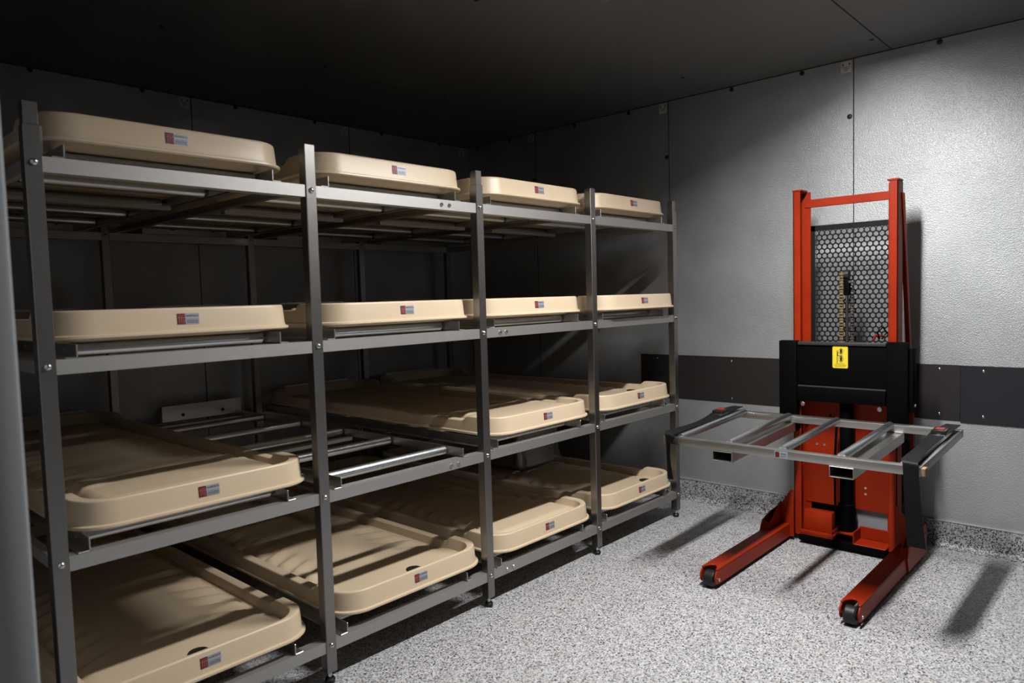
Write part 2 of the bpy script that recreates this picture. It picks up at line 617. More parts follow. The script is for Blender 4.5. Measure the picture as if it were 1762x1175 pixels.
BL, BR = 0.070, 0.632                        # vertical flanges of the two angles in a bay
for k, z in enumerate(LV):
    for i in range(4):
        xo = i*W
        zb = z+0.016
        for (xf, out) in ((xo+BL, -1), (xo+BR, 1)):
            t = 0.004
            m = MB()
            xa, xb = (xf-t, xf) if out < 0 else (xf, xf+t)
            m.box((xa, 0.004, zb), (xb, RY+0.012, zb+0.036))
            m.box((min(xf, xf+out*0.030), 0.004, zb), (max(xf, xf+out*0.030), RY+0.012, zb+t))
            m.build('angle_bracket', M_BRACKET, rack, bevel=0.0012, seg=1)
        # cross bar tying the two angles together half way back
        MB().box((xo+BL+0.003, 0.74, zb-0.014), (xo+BR-0.003, 0.775, zb+0.003)).build('cross_bar', M_RAIL, rack, bevel=0.002, seg=1)
        for yr in (0.11, 0.465, 0.83, 1.195, 1.56):
            r = MB()
            a, b = (xo+BL+0.006, yr, z+0.0345), (xo+BR-0.006, yr, z+0.0345)
            r.lathe(a, (1, 0, 0), ((0, 0.014), (0.002, 0.0175), (BR-BL-0.014, 0.0175), (BR-BL-0.012, 0.014)), 20)
            ro = r.build('roller', M_ROLLER, rack)
            MB().cyl((xo+BL-0.007, yr, z+0.0345), (xo+BR+0.007, yr, z+0.0345), 0.006, seg=10).build('axle', M_BOLT, ro)
        # stop plate standing on the rear rail
        sx0 = xo+0.195
        if (k, i) == (1, 1):
            sp_ = MB().box((sx0+0.045, RY+0.034, z+0.026), (sx0+0.485, RY+0.038, z+0.112))
        else:
            sp_ = MB().box((sx0, RY+0.034, z-0.020), (sx0+0.45, RY+0.038, z+0.148))
        st = sp_.build('stop_plate', M_BRACKET, rack, bevel=0.001, seg=1)
        for xb in (0.155, 0.375):
            MB().lathe((sx0+xb, RY+0.034, z+0.056), (0, -1, 0), ((-0.001, 0.009), (0.003, 0.009)), 12).build('bolt', M_RUBBER, st)
        MB().box((sx0+0.10, RY+0.016, z-0.018), (sx0+0.35, RY+0.036, z+0.012)).build('stop_bracket', M_RAIL, rack, bevel=0.001, seg=1)

# ------------------------------------------------------------------ trays
TW, TL = 0.71, 1.885
H_EAR, H_SIDE = 0.084, 0.063


def sstep(a, b, x):
    t = max(0.0, min(1.0, (x-a)/(b-a)))
    return t*t*(3-2*t)


def rim_h(y):
    f = min(sstep(0.182, 0.216, y), 1-sstep(TL-0.216, TL-0.182, y))
    return H_EAR - (H_EAR-H_SIDE)*f


Y_ST = [0.15, 0.185, 0.195, 0.205, 0.215, 0.225, 0.30, 0.6, 0.94, 1.27, 1.57,
        TL-0.225, TL-0.215, TL-0.205, TL-0.195, TL-0.185, TL-0.15]


def loop(ix, iyf, iyb, R, seg=9, nfront=6):
    """rounded rectangle with a fixed number of points, starting at front-left corner end, anticlockwise"""
    x0, x1 = -TW/2+ix, TW/2-ix
    y0, y1 = iyf, TL-iyb
    R = max(R, 0.002)
    out = []

    def arc(cx, cy_, a0):
        for k_ in range(seg+1):
            a = a0 + (PI/2)*k_/seg
            out.append((cx+R*math.cos(a), cy_+R*math.sin(a)))
    arc(x0+R, y0+R, PI)            # front left
    for k_ in range(1, nfront):
        out.append((x0+R+(x1-x0-2*R)*k_/nfront, y0))
    arc(x1-R, y0+R, 1.5*PI)        # front right
    for y in Y_ST:
        out.append((x1, y))
    arc(x1-R, y1-R, 0)
    for k_ in range(1, nfront):
        out.append((x1-R-(x1-x0-2*R)*k_/nfront, y1))
    arc(x0+R, y1-R, PI/2)
    for y in reversed(Y_ST):
        out.append((x0, y))
    return out


def floor_z(x, y, drain):
    u = abs(x)-0.025
    z = 0.042
    # gutter beside the walls
    z -= 0.012*sstep(0.22, 0.262, u)*sstep(0.16, 0.26, y)*(1-sstep(TL-0.26, TL-0.16, y))
    # flutes slanting in from the gutter, steep on one side
    ph = (y - 0.55*(0.25-u))/0.098
    f = ph-math.floor(ph)
    rib = f/0.72 if f < 0.72 else 1-(f-0.72)/0.28
    rib = rib*rib*(3-2*rib)
    mask = sstep(0.10, 0.19, u)*(1-sstep(0.232, 0.258, u))*sstep(0.24, 0.32, y)*(1-sstep(TL-0.34, TL-0.24, y))
    z += (rib-0.6)*0.016*mask
    if drain:
        z -= 0.004*(1-sstep(0.10, 0.40, y))
    else:
        # raised head rest behind the front rim
        h = sstep(0.050, 0.105, y - 0.25*max(0.0, u-0.20))*(1-sstep(0.34, 0.62, y))*(1-sstep(0.222, 0.258, u))
        z += 0.020*h + 0.006*(1-sstep(0.20, 0.5, y))
    z -= 0.008*sstep(TL-0.2, TL-0.08, y)
    return z


def tray_shell_mesh(drain):
    bm = bmesh.new()
    prof = [  # inset x, inset front, inset back, corner radius, z ('H' = rim height)
        (0.085, 0.085, 0.085, 0.05, 0.000, 0),
        (0.060, 0.060, 0.060, 0.06, 0.004, 0),
        (0.050, 0.050, 0.050, 0.07, 0.012, 0),
        (0.014, 0.014, 0.014, 0.10, 0.012, 0),
        (0.004, 0.004, 0.004, 0.11, 0.008, 0),
        (0.000, 0.000, 0.000, 0.114, 0.012, 0),
        (0.001, 0.001, 0.001, 0.113, 0.0175, 0),
        (0.0085, 0.0085, 0.0085, 0.108, 0.0205, 0),
        (0.0105, 0.0105, 0.0105, 0.106, 0.028, 0),
        (0.0150, 0.0150, 0.0150, 0.102, -0.0065, 1),
        (0.0165, 0.0165, 0.0165, 0.1005, -0.0025, 1),
        (0.0190, 0.0190, 0.0190, 0.098, -0.0005, 1),
        (0.0215, 0.0215, 0.0215, 0.0955, 0.0, 1),
        (0.0480, 0.0270, 0.0270, 0.088, 0.0, 1),
        (0.0505, 0.0290, 0.0290, 0.087, -0.001, 1),
        (0.0520, 0.0305, 0.0305, 0.086, -0.004, 1),
        (0.0570, 0.0355, 0.0355, 0.081, 0.034, 0),
        (0.0620, 0.0400, 0.0400, 0.076, 0.022, 0),
    ]
    rings = []
    for ix, a, b, R, z, rel in prof:
        pts = loop(ix, a, b, R)
        rings.append([bm.verts.new((px, py, (rim_h(py)+z) if rel else z)) for px, py in pts])
    for p_, q_ in zip(rings, rings[1:]):
        k_ = len(p_)
        for i in range(k_):
            j = (i+1) % k_
            bm.faces.new((p_[i], p_[j], q_[j], q_[i]))
    bm.faces.new(rings[0][::-1])
    # basin floor
    nx, ny = 44, 150
    gx0, gx1 = -TW/2+0.052, TW/2-0.052
    gy0, gy1 = 0.034, TL-0.034
    g = []
    for j in range(ny+1):
        row = []
        for i in range(nx+1):
            x = gx0+(gx1-gx0)*i/nx
            y = gy0+(gy1-gy0)*j/ny
            row.append(bm.verts.new((x, y, floor_z(x, y, drain))))
        g.append(row)
    for j in range(ny):
        for i in range(nx):
            bm.faces.new((g[j][i], g[j][i+1], g[j+1][i+1], g[j+1][i]))
    me = bpy.data.meshes.new('tray_shell')
    bm.to_mesh(me)
    bm.free()
    me.materials.append(M_TRAY)
    me.shade_smooth()
    me.set_sharp_from_angle(angle=math.radians(50))
    return me


MESH_DRAIN = tray_shell_mesh(True)
MESH_PLAIN = tray_shell_mesh(False)


def child_mesh(name, me, parent, loc=(0, 0, 0)):
    o = bpy.data.objects.new(name, me)
    COL.objects.link(o)
    o.parent = parent
    o.location = loc
    return o


def rot_front(me, off):
    """text lies in XY: stand it up to face -y"""
    me.transform(Matrix.Translation(off) @ Matrix.Rotation(PI/2, 4, 'X'))
    return me


SW, SH = 0.062, 0.031


def build_tray(drain):
    t = thing('body_tray', '', 'tray')
    child_mesh('tray_shell', MESH_DRAIN if drain else MESH_PLAIN, t)
    if drain:
        zf = floor_z(0.0, 0.12, True)
        tag(MB().lathe((0, 0, zf-0.0125), (0, 0, 1), ((0, 0.022), (0.0135, 0.031), (0.016, 0.030)), 24).build('drain_hole', M_HOLE, t), 'black drain hole')
    # sticker: leans with the skirt
    zc = 0.052
    lean = Matrix.Translation((0, 0.0126, zc)) @ Matrix.Rotation(math.radians(-5.5), 4, 'X')
    s = MB().box((-SW/2, -0.0008, -SH/2), (SW/2, 0.0006, SH/2)).build('sticker', M_STK, t, smooth=False)
    s.matrix_local = lean
    MB().box((-SW/2+0.0006, -0.0012, -SH/2+0.0006), (-SW/2+0.0225, -0.0007, SH/2-0.0006)).build('logo_square', M_STKRED, s, smooth=False)
    m = MB()
    xl = -SW/2+0.0006
    for (a, b, c, d) in ((0.0045, -0.012, 0.0065, 0.009), (0.0105, -0.012, 0.0125, 0.004), (0.0165, -0.012, 0.0185, 0.004),
                         (0.001, 0.003, 0.0215, 0.0050), (0.008, 0.0085, 0.020, 0.0100)):
        m.box((xl+a, -0.0016, b), (xl+c, -0.0011, d))
    m.build('logo_mark', M_STKPINK, s, smooth=False)
    t1 = rot_front(text_mesh('MOR', 0.0078), (-SW/2+0.0250, -0.0010, 0.0078))
    t1.materials.clear(); t1.materials.append(M_STKINK)
    child_mesh('lettering', t1, s)
    t2 = rot_front(text_mesh('TECH', 0.0078), (-SW/2+0.0416, -0.0010, 0.0078))
    t2.materials.clear(); t2.materials.append(M_STKRED)
    child_mesh('lettering', t2, s)
    m = MB()
    m.box((-SW/2+0.026, -0.0012, -0.0030), (SW/2-0.003, -0.0007, -0.0018))
    for k_ in range(9):
        m.box((-SW/2+0.026+0.0037*k_, -0.0012, -0.0085), (-SW/2+0.0288+0.0037*k_, -0.0007, -0.0055))
    for k_ in range(7):
        m.box((-SW/2+0.026+0.0048*k_, -0.0012, -0.0125), (-SW/2+0.0300+0.0048*k_, -0.0007, -0.0105))
    m.build('fine_print', M_STKINK2, s, smooth=False)
    return t


proto = {True: build_tray(True), False: build_tray(False)}
used = {True: False, False: False}
BAYN = ['first bay from the left', 'second bay from the left', 'third bay from the left', 'bay at the far right end']
LVN = ['bottom shelf', 'second shelf up', 'third shelf up', 'top shelf']
TRAYS = {  # (level, bay): (x centre rel, pull towards front, drain hole, label)
    (3, 0): (0.358, 0.0, False, 'beige tray on the top shelf, nearest and largest there, in the leftmost bay'),
    (3, 1): (0.372, 0.0, False, 'beige tray on the top shelf, second bay from the left'),
    (3, 2): (0.388, 0.0, False, 'beige tray on the top shelf, third bay from the left'),
    (3, 3): (0.378, 0.0, False, 'beige tray on the top shelf, farthest right beside the grey wall'),
    (2, 0): (0.362, 0.0, False, 'beige tray on the third shelf up, leftmost bay, seen edge on at eye level'),
    (2, 1): (0.386, 0.0, False, 'beige tray at eye level on the third shelf up, second bay from left'),
    (2, 2): (0.368, 0.0, False, 'beige tray at eye level on the third shelf up, third bay from left'),
    (2, 3): (0.386, 0.050, False, 'beige tray on third shelf up, pulled forward past the rightmost rack post'),
    (1, 0): (0.395, 0.0, False, 'beige tray left of the empty rollers, second shelf up'),
    (1, 2): (0.408, 0.0, False, 'beige tray right of the empty rollers, second shelf up, third bay'),
    (1, 3): (0.412, 0.0, True, 'beige tray on second shelf up in the rightmost bay, next to the dark wall band'),
    (0, 0): (0.372, 0.0, True, 'beige tray on the bottom shelf at bottom left, black drain hole showing'),
    (0, 1): (0.405, 0.0, True, 'beige tray on the bottom shelf under the empty rollers, striped by their shadows'),
    (0, 2): (0.402, 0.0, False, 'beige tray on the bottom shelf, third bay, no drain hole in sight'),
    (0, 3): (0.408, 0.0, True, 'beige tray on the bottom shelf carrying the wrapped cardboard box'),
}
HOLES = {(0, 0): (0.010, 0.115), (0, 1): (0.054, 0.120), (0, 3): (0.205, 0.125), (1, 3): (0.225, 0.215)}
for (k, i), (xr_, pull, dr, lab) in TRAYS.items():
    if used[dr]:
        o = copy_tree(proto[dr])
    else:
        o = proto[dr]
        used[dr] = True
    o.location = (i*W+xr_+(-0.006 if i == 0 else 0.0), 0.002-pull, LV[k]+0.053)
    for c in o.children:
        if c.name.startswith('drain_hole'):
            c.location = HOLES[(k, i)] + (0,)
    o['label'] = lab
    o['group'] = 'beige trays on the rack'

# ------------------------------------------------------------------ box in clear plastic on the bottom right tray
bx = MB()
BX0, BX1, BY0, BY1, BZ0, BZ1 = 2.62, 2.93, 0.80, 1.12, LV[0]+0.053+0.054, LV[0]+0.053+0.054+0.26
m = MB().box((BX0, BY0, BZ0), (BX1, BY1, BZ1))
cb = m.build('cardboard_box', M_CARD, None, bevel=0.003, seg=1)
tag(cb, 'brown cardboard box in clear plastic on the bottom tray at the right end', 'box')
MB().box((BX0+0.02, BY0+0.155, BZ1), (BX1-0.02, BY0+0.165, BZ1+0.0006)).build('flap_line', M_SEAM, cb, smooth=False)
# crumpled bag round it
m = MB()
rings = []
NB = 56
for lev, (zz, gx, gy) in enumerate(((BZ0+0.001, 0.085, 0.06), (BZ0+0.010, 0.075, 0.05), (BZ0+0.02, 0.035, 0.03), (BZ0+0.08, 0.018, 0.016),
                                    (BZ0+0.16, 0.022, 0.018), (BZ0+0.24, 0.016, 0.014), (BZ1+0.012, 0.010, 0.010), (BZ1+0.03, -0.04, -0.05))):
    ring = []
    for q in range(NB):
        a = 2*PI*q/NB
        c_, s_ = math.cos(a), math.sin(a)
        ex = 0.28
        hx, hy = (BX1-BX0)/2+gx+(0.035 if c_ > 0 else 0), (BY1-BY0)/2+gy
        px = (BX0+BX1)/2 + hx*math.copysign(abs(c_)**ex, c_)
        py = (BY0+BY1)/2 + hy*math.copysign(abs(s_)**ex, s_)
        j_ = 0.006 if lev > 1 else 0.012
        ring.append(m.bm.verts.new((px+random.uniform(0, j_)*(1 if c_ > 0 else -1), py+random.uniform(0, j_)*(1 if s_ > 0 else -1), zz+random.uniform(0, 0.003))))
    rings.append(ring)
for p_, q_ in zip(rings, rings[1:]):
    for i in range(NB):
        j = (i+1) % NB
        m.bm.faces.new((p_[i], p_[j], q_[j], q_[i]))
m.bm.faces.new(rings[-1])
bag = m.build('plastic_bag', M_FILM, None)
tag(bag, 'clear plastic bag loosely wrapped round the cardboard box on the bottom tray', 'bag')
m = MB().tube([(2.505, 0.775, BZ0+0.010), (2.52, 0.765, BZ0+0.020), (2.55, 0.76, BZ0+0.018), (2.565, 0.768, BZ0+0.008), (2.55, 0.775, BZ0+0.006), (2.52, 0.78, BZ0+0.006)], 0.003, 8)
tag(m.build('bag_clip', M_WHITEP, bag), 'small white clip')

# ------------------------------------------------------------------ stacker lift
YC = -0.883
lift = thing('stacker_lift', 'orange-red manual stacker lift with black carriage, standing against the grey wall', 'lift', (0, 0, 0))
MX0, MX1 = 3.08, 3.16
ZM = 1.752
for s in (1, -1):
    yo = YC+s*0.238                         # outer face
    # channel stile
    m = MB()
    t = 0.007
    m.box((MX0, min(yo, yo-s*t), 0.03), (MX1, max(yo, yo-s*t), ZM))
    m.box((MX0, min(yo, yo-s*0.036), 0.03), (MX0+t, max(yo, yo-s*0.036), ZM))
    m.box((MX1-t, min(yo, yo-s*0.060), 0.03), (MX1, max(yo, yo-s*0.060), ZM))
    st = m.build('mast_stile', M_RED, lift, bevel=0.002, seg=1)
    MB().box((MX0-0.002, min(yo+s*0.002, yo-s*0.046), ZM), (MX1-0.006, max(yo+s*0.002, yo-s*0.046), ZM+0.008)).build('stile_cap', M_RED, st, bevel=0.001, seg=1)
    # rear stay running down towards the wall
    ys = YC+s*0.245
    m = MB()
    P_ = [(3.150, 1.70), (3.292, 0.90), (3.340, 0.62), (3.350, 0.12)]
    poly = [(a-0.014, ys, b) for a, b in P_] + [(a+0.014, ys, b) for a, b in reversed(P_)]
    m.prism(poly, (0, s*-0.02, 0))
    m.build('rear_stay', M_RED, lift, bevel=0.002, seg=1)

m = MB().box((MX1-0.012, YC-0.205, 1.674), (MX1-0.004, YC+0.205, 1.714))
m.build('top_crossbar', M_RED, lift, bevel=0.002, seg=1)

# perforated guard: hexagonal cells with round holes
def perforated(y0, y1, z0, z1, xp, thick=0.0012):
    bm = bmesh.new()
    pitch = 0.0262
    rowh = pitch*math.sqrt(3)/2
    R = pitch/math.sqrt(3)
    rh = 0.0104
    mY0, mY1, mZ1 = y0+0.004, y1-0.044, z1-0.038
    r = 0
    z = mZ1
    while z > z0+R:
        off = pitch/2 if r % 2 else 0
        y = mY1-0.010-off
        while y > mY0:
            outer, inner = [], []
            for q in range(12):
                a = 2*PI*q/12 + PI/2
                if q % 2 == 0:
                    ro = R
                else:
                    ro = R*math.cos(PI/6)
                outer.append(bm.verts.new((xp, y+ro*math.cos(a), z+ro*math.sin(a))))
                inner.append(bm.verts.new((xp, y+rh*math.cos(a), z+rh*math.sin(a))))
            for q in range(12):
                w_ = (q+1) % 12
                bm.faces.new((outer[q], outer[w_], inner[w_], inner[q]))
            y -= pitch
        z -= rowh
        r += 1
    bmesh.ops.remove_doubles(bm, verts=bm.verts[:], dist=0.0005)
    geo = bmesh.ops.extrude_face_region(bm, geom=bm.faces[:])
    bmesh.ops.translate(bm, verts=[e for e in geo['geom'] if isinstance(e, bmesh.types.BMVert)], vec=(thick, 0, 0))
    mb = MB()
    mb.bm.free()
    mb.bm = bm
    # solid margins overlap the half cells
    x0_, x1_ = xp-0.0006, xp+thick+0.0006
    mb.box((x0_, y0, z0), (x1_, mY0+0.004, z1))
    mb.box((x0_, mY1-0.003, z0), (x1_, y1, z1))
    mb.box((x0_, y0, mZ1+0.011), (x1_, y1, z1))
    mb.box((x0_, y0, z0), (x1_, y1, z0+0.012))
    return mb


perforated(YC-0.207, YC+0.207, 0.86, 1.584, MX1+0.002).build('perforated_guard', M_PERF, lift, smooth=False)

# red back sheet and foot of the mast
red = MB().box((MX1-0.012, YC-0.19, 0.190), (MX1-0.006, YC+0.205, 0.80)).build('back_sheet', M_RED, lift, bevel=0.001, seg=1)
for (yy, zz) in ((-0.735, 0.49), (-0.772, 0.49), (-0.965, 0.30), (-0.965, 0.27), (-0.80, 0.64), (-1.0, 0.62), (-0.94, 0.62)):
    MB().lathe((MX1-0.012, yy, zz), (-1, 0, 0), ((-0.001, 0.006), (0.002, 0.006)), 10).build('screw', M_BOLT if zz < 0.5 else M_BLACK, red)
m = MB()
m.box((3.05, YC+0.04, 0.045), (3.15, YC+0.20, 0.05))
m.box((3.05, YC+0.04, 0.05), (3.058, YC+0.20, 0.07))
m.hexa([(3.10, YC+0.06, 0.05), (3.16, YC+0.06, 0.05), (3.16, YC+0.20, 0.05), (3.10, YC+0.20, 0.05),
        (3.112, YC+0.065, 0.155), (3.16, YC+0.065, 0.155), (3.16, YC+0.20, 0.155), (3.112, YC+0.20, 0.155)])
m.build('base_step', M_RED, lift, bevel=0.006)
m = MB()
m.box((3.04, YC-0.20, 0.045), (3.15, YC-0.055, 0.05))
m.box((3.142, YC-0.20, 0.05), (3.15, YC-0.055, 0.110))
m.box((3.04, YC-0.061, 0.045), (3.15, YC-0.055, 0.105))
m.build('base_shelf', M_RED, lift, bevel=0.002, seg=1)
m = MB().box((3.04, YC-0.20, 0.016), (3.17, YC+0.20, 0.046))  # black bar standing in for the shadow under the base shelf
m.build('base_shadow_bar', M_BLACK, lift, bevel=0.002, seg=1)
MB().box((3.055, YC-0.058, 0.080), (3.15, YC+0.045, 0.090)).build('cylinder_seat', M_RED, lift, bevel=0.003)
MB().box((3.172, YC-0.20, 0.05), (3.180, YC-0.03, 0.215)).build('grey_plate', M_BRACKET_PLATE, lift, bevel=0.002, seg=1)
MB().box((3.172, YC+0.02, 0.05), (3.180, YC+0.20, 0.235)).build('black_gap_plate', M_BLACK, lift, bevel=0.002, seg=1)  # black plate added to fill the gap below the back sheet
MB().box((3.182, YC-0.232, 0.235), (3.325, YC+0.232, 0.80)).build('pump_cabinet', M_BLACK, lift, bevel=0.006)

# hydraulic cylinder, rod and chains
cyl = MB().lathe((3.105, YC-0.008, 0.090), (0, 0, 1), ((0, 0.038), (0.13, 0.038), (0.135, 0.031), (0.74, 0.031), (0.75, 0.026), (0.765, 0.014)), 28).build('hydraulic_cylinder', M_BLACK, lift)
MB().tube([(3.07, YC+0.032, 0.17), (3.068, YC+0.034, 0.24), (3.07, YC+0.036, 0.42), (3.09, YC+0.034, 0.60)], 0.006, 8).build('hose', M_BLACK, cyl)
MB().cyl((3.07, YC+0.033, 0.19), (3.07, YC+0.033, 0.26), 0.004, seg=8).build('fitting', M_CHROME, cyl)
MB().cyl((3.105, YC-0.010, 0.85), (3.105, YC-0.010, 1.262), 0.0085, seg=14).build('piston_rod', M_CHROME, lift)


def chain(y, x, z0, z1, mm):
    m = MB()
    z = z0
    q = 0
    while z < z1:
        w_ = 0.0062 if q % 2 else 0.0082
        for dy in (-w_, w_):
            m.hexa([(x-0.004, y+dy-0.0012, z), (x+0.004, y+dy-0.0012, z), (x+0.004, y+dy+0.0012, z), (x-0.004, y+dy+0.0012, z),
                    (x-0.004, y+dy-0.0012, z+0.017), (x+0.004, y+dy-0.0012, z+0.017), (x+0.004, y+dy+0.0012, z+0.017), (x-0.004, y+dy+0.0012, z+0.017)])
        m.cyl((x, y-0.010, z+0.004), (x, y+0.010, z+0.004), 0.0042, seg=8)
        z += 0.0135
        q += 1
    return m.build('lift_chain', mm, lift)


chain(YC+0.010, 3.088, 0.86, 1.345, M_CHAIN)
chain(YC-0.026, 3.125, 0.86, 1.30, M_CHAIN2)
sh = MB().cyl((3.107, YC+0.006, 1.335), (3.107, YC-0.020, 1.335), 0.022, seg=20).build('chain_sheave', M_CHAIN2, lift)
MB().box((3.094, YC-0.024, 1.235), (3.118, YC+0.002, 1.315)).build('sheave_block', M_BLACK, sh, bevel=0.003)
MB().cyl((3.09, YC-0.028, 1.300), (3.085, YC-0.028, 1.300), 0.006, seg=10).build('bolt', M_BOLT, sh)
m = MB().tube([(3.08, YC-0.16, 1.03), (3.07, YC-0.155, 1.06), (3.08, YC-0.175, 1.085), (3.09, YC-0.19, 1.06), (3.08, YC-0.17, 1.03)], 0.0045, 8)
m.build('cable_loop', M_BLACK, lift)
m = MB().tube([(3.08, YC-0.135, 1.025), (3.07, YC-0.150, 1.050), (3.085, YC-0.165, 1.045)], 0.006, 8)
m.build('red_plug', M_BTN, lift)

# black carriage
CX = 3.03
m = MB()
m.box((CX+0.012, YC-0.21, 0.722), (CX+0.024, YC+0.21, 1.012))
m.build('carriage_plate', M_BLACK, lift, bevel=0.003)
plate = lift.children[-1]
m = MB().box((CX+0.004, YC-0.20, 0.792), (CX+0.014, YC+0.20, 0.799))
m.build('plate_ledge', M_BLACKEDGE, lift, bevel=0.001, seg=1)
MB().box((CX-0.002, YC-0.20, 0.724), (CX+0.016, YC+0.20, 0.792)).build('lower_bar', M_BLACK, lift, bevel=0.003)
MB().box((CX+0.004, YC-0.20, 0.998), (CX+0.030, YC+0.20, 1.014)).build('top_bar', M_BLACKEDGE, lift, bevel=0.003)
for s in (1, -1):
    ya, yb_ = YC+s*0.205, YC+s*0.292
    cc = MB().box((CX, min(ya, yb_), 0.565), (CX+0.045, max(ya, yb_), 1.018)).build('carriage_column', M_BLACK, lift, bevel=0.004)
    MB().lathe((CX+0.010, YC+s*0.175, 0.708), (-1, 0, 0), ((-0.004, 0.012), (0.012, 0.012), (0.015, 0.008)), 6).build('bolt', M_BOLT, cc)
MB().box((CX+0.02, YC-0.31, 0.70), (CX+0.075, YC-0.292, 0.99)).build('roller_guide', M_BLACK, lift, bevel=0.003)
MB().lathe((CX+0.045, YC-0.31, 0.73), (0, -1, 0), ((-0.001, 0.008), (0.006, 0.007)), 10).build('bolt', M_BOLT, lift)

# yellow safety sticker on the carriage
def rounded_rect(y0, y1, z0, z1, r, x):
    pts = []
    for (cy_, cz, a0) in ((y1-r, z1-r, 0), (y0+r, z1-r, PI/2), (y0+r, z0+r, PI), (y1-r, z0+r, 1.5*PI)):
        for k_ in range(6):
            a = a0+PI/2*k_/5
            pts.append((x, cy_+r*math.cos(a), cz+r*math.sin(a)))
    return pts


SY, SZ = YC+0.001, 0.942                 # sticker centre
sx_ = CX+0.0115
ys0, ys1, zs0, zs1 = SY-0.035, SY+0.035, SZ-0.052, SZ+0.052
stk = MB().prism(rounded_rect(ys0, ys1, zs0, zs1, 0.006, sx_), (-0.0010, 0, 0)).build('safety_sticker', M_YEL, lift, smooth=False)
m = MB()
xm = sx_-0.0016


def yz(a, b, c, d):                       # a..c rightwards, b..d upwards, in sticker fractions
    yA, yB = ys1-(ys1-ys0)*a, ys1-(ys1-ys0)*c
    zA, zB = zs0+(zs1-zs0)*b, zs0+(zs1-zs0)*d
    m.box((xm, min(yA, yB), zA), (xm+0.0007, max(yA, yB), zB))


yz(0.29, 0.24, 0.33, 0.82)               # mast
yz(0.33, 0.56, 0.37, 0.74)
yz(0.37, 0.56, 0.66, 0.585)              # fork
for zc in (0.42, 0.775):                 # two ringed figures
    yc_, zc_ = ys1-(ys1-ys0)*0.56, zs0+(zs1-zs0)*zc
    N_ = 28
    ro, ri = 0.0118, 0.0106
    for q in range(N_):
        a0, a1 = 2*PI*q/N_, 2*PI*(q+1)/N_
        m.prism([(xm, yc_+ri*math.cos(a0), zc_+ri*math.sin(a0)), (xm, yc_+ro*math.cos(a0), zc_+ro*math.sin(a0)),
                 (xm, yc_+ro*math.cos(a1), zc_+ro*math.sin(a1)), (xm, yc_+ri*math.cos(a1), zc_+ri*math.sin(a1))], (0.0007, 0, 0))
    m.box((xm, yc_-0.0052, zc_-0.0075), (xm+0.0007, yc_+0.0052, zc_+0.0085))
    m.prism([(xm, yc_+0.0028*math.cos(2*PI*q/12), zc_+0.0120+0.0028*math.sin(2*PI*q/12)) for q in range(12)], (0.0007, 0, 0))
    for dy in (-0.0028, 0.0028):
        m.box((xm, yc_+dy-0.0011, zc_-0.0165), (xm+0.0007, yc_+dy+0.0011, zc_-0.0070))
m.build('pictogram', M_INK, stk, smooth=False)
m = MB()
rnd = random.Random(3)
for r_, (a, c, zf) in enumerate(((0.24, 0.80, 0.195), (0.12, 0.90, 0.130), (0.17, 0.86, 0.070))):
    x = a
    while x < c-0.03:
        w_ = rnd.uniform(0.04, 0.12)
        yz(x, zf, min(x+w_, c), zf+0.028)
        x += w_+0.022
m.build('fine_print', M_INKLITE, stk, smooth=False)

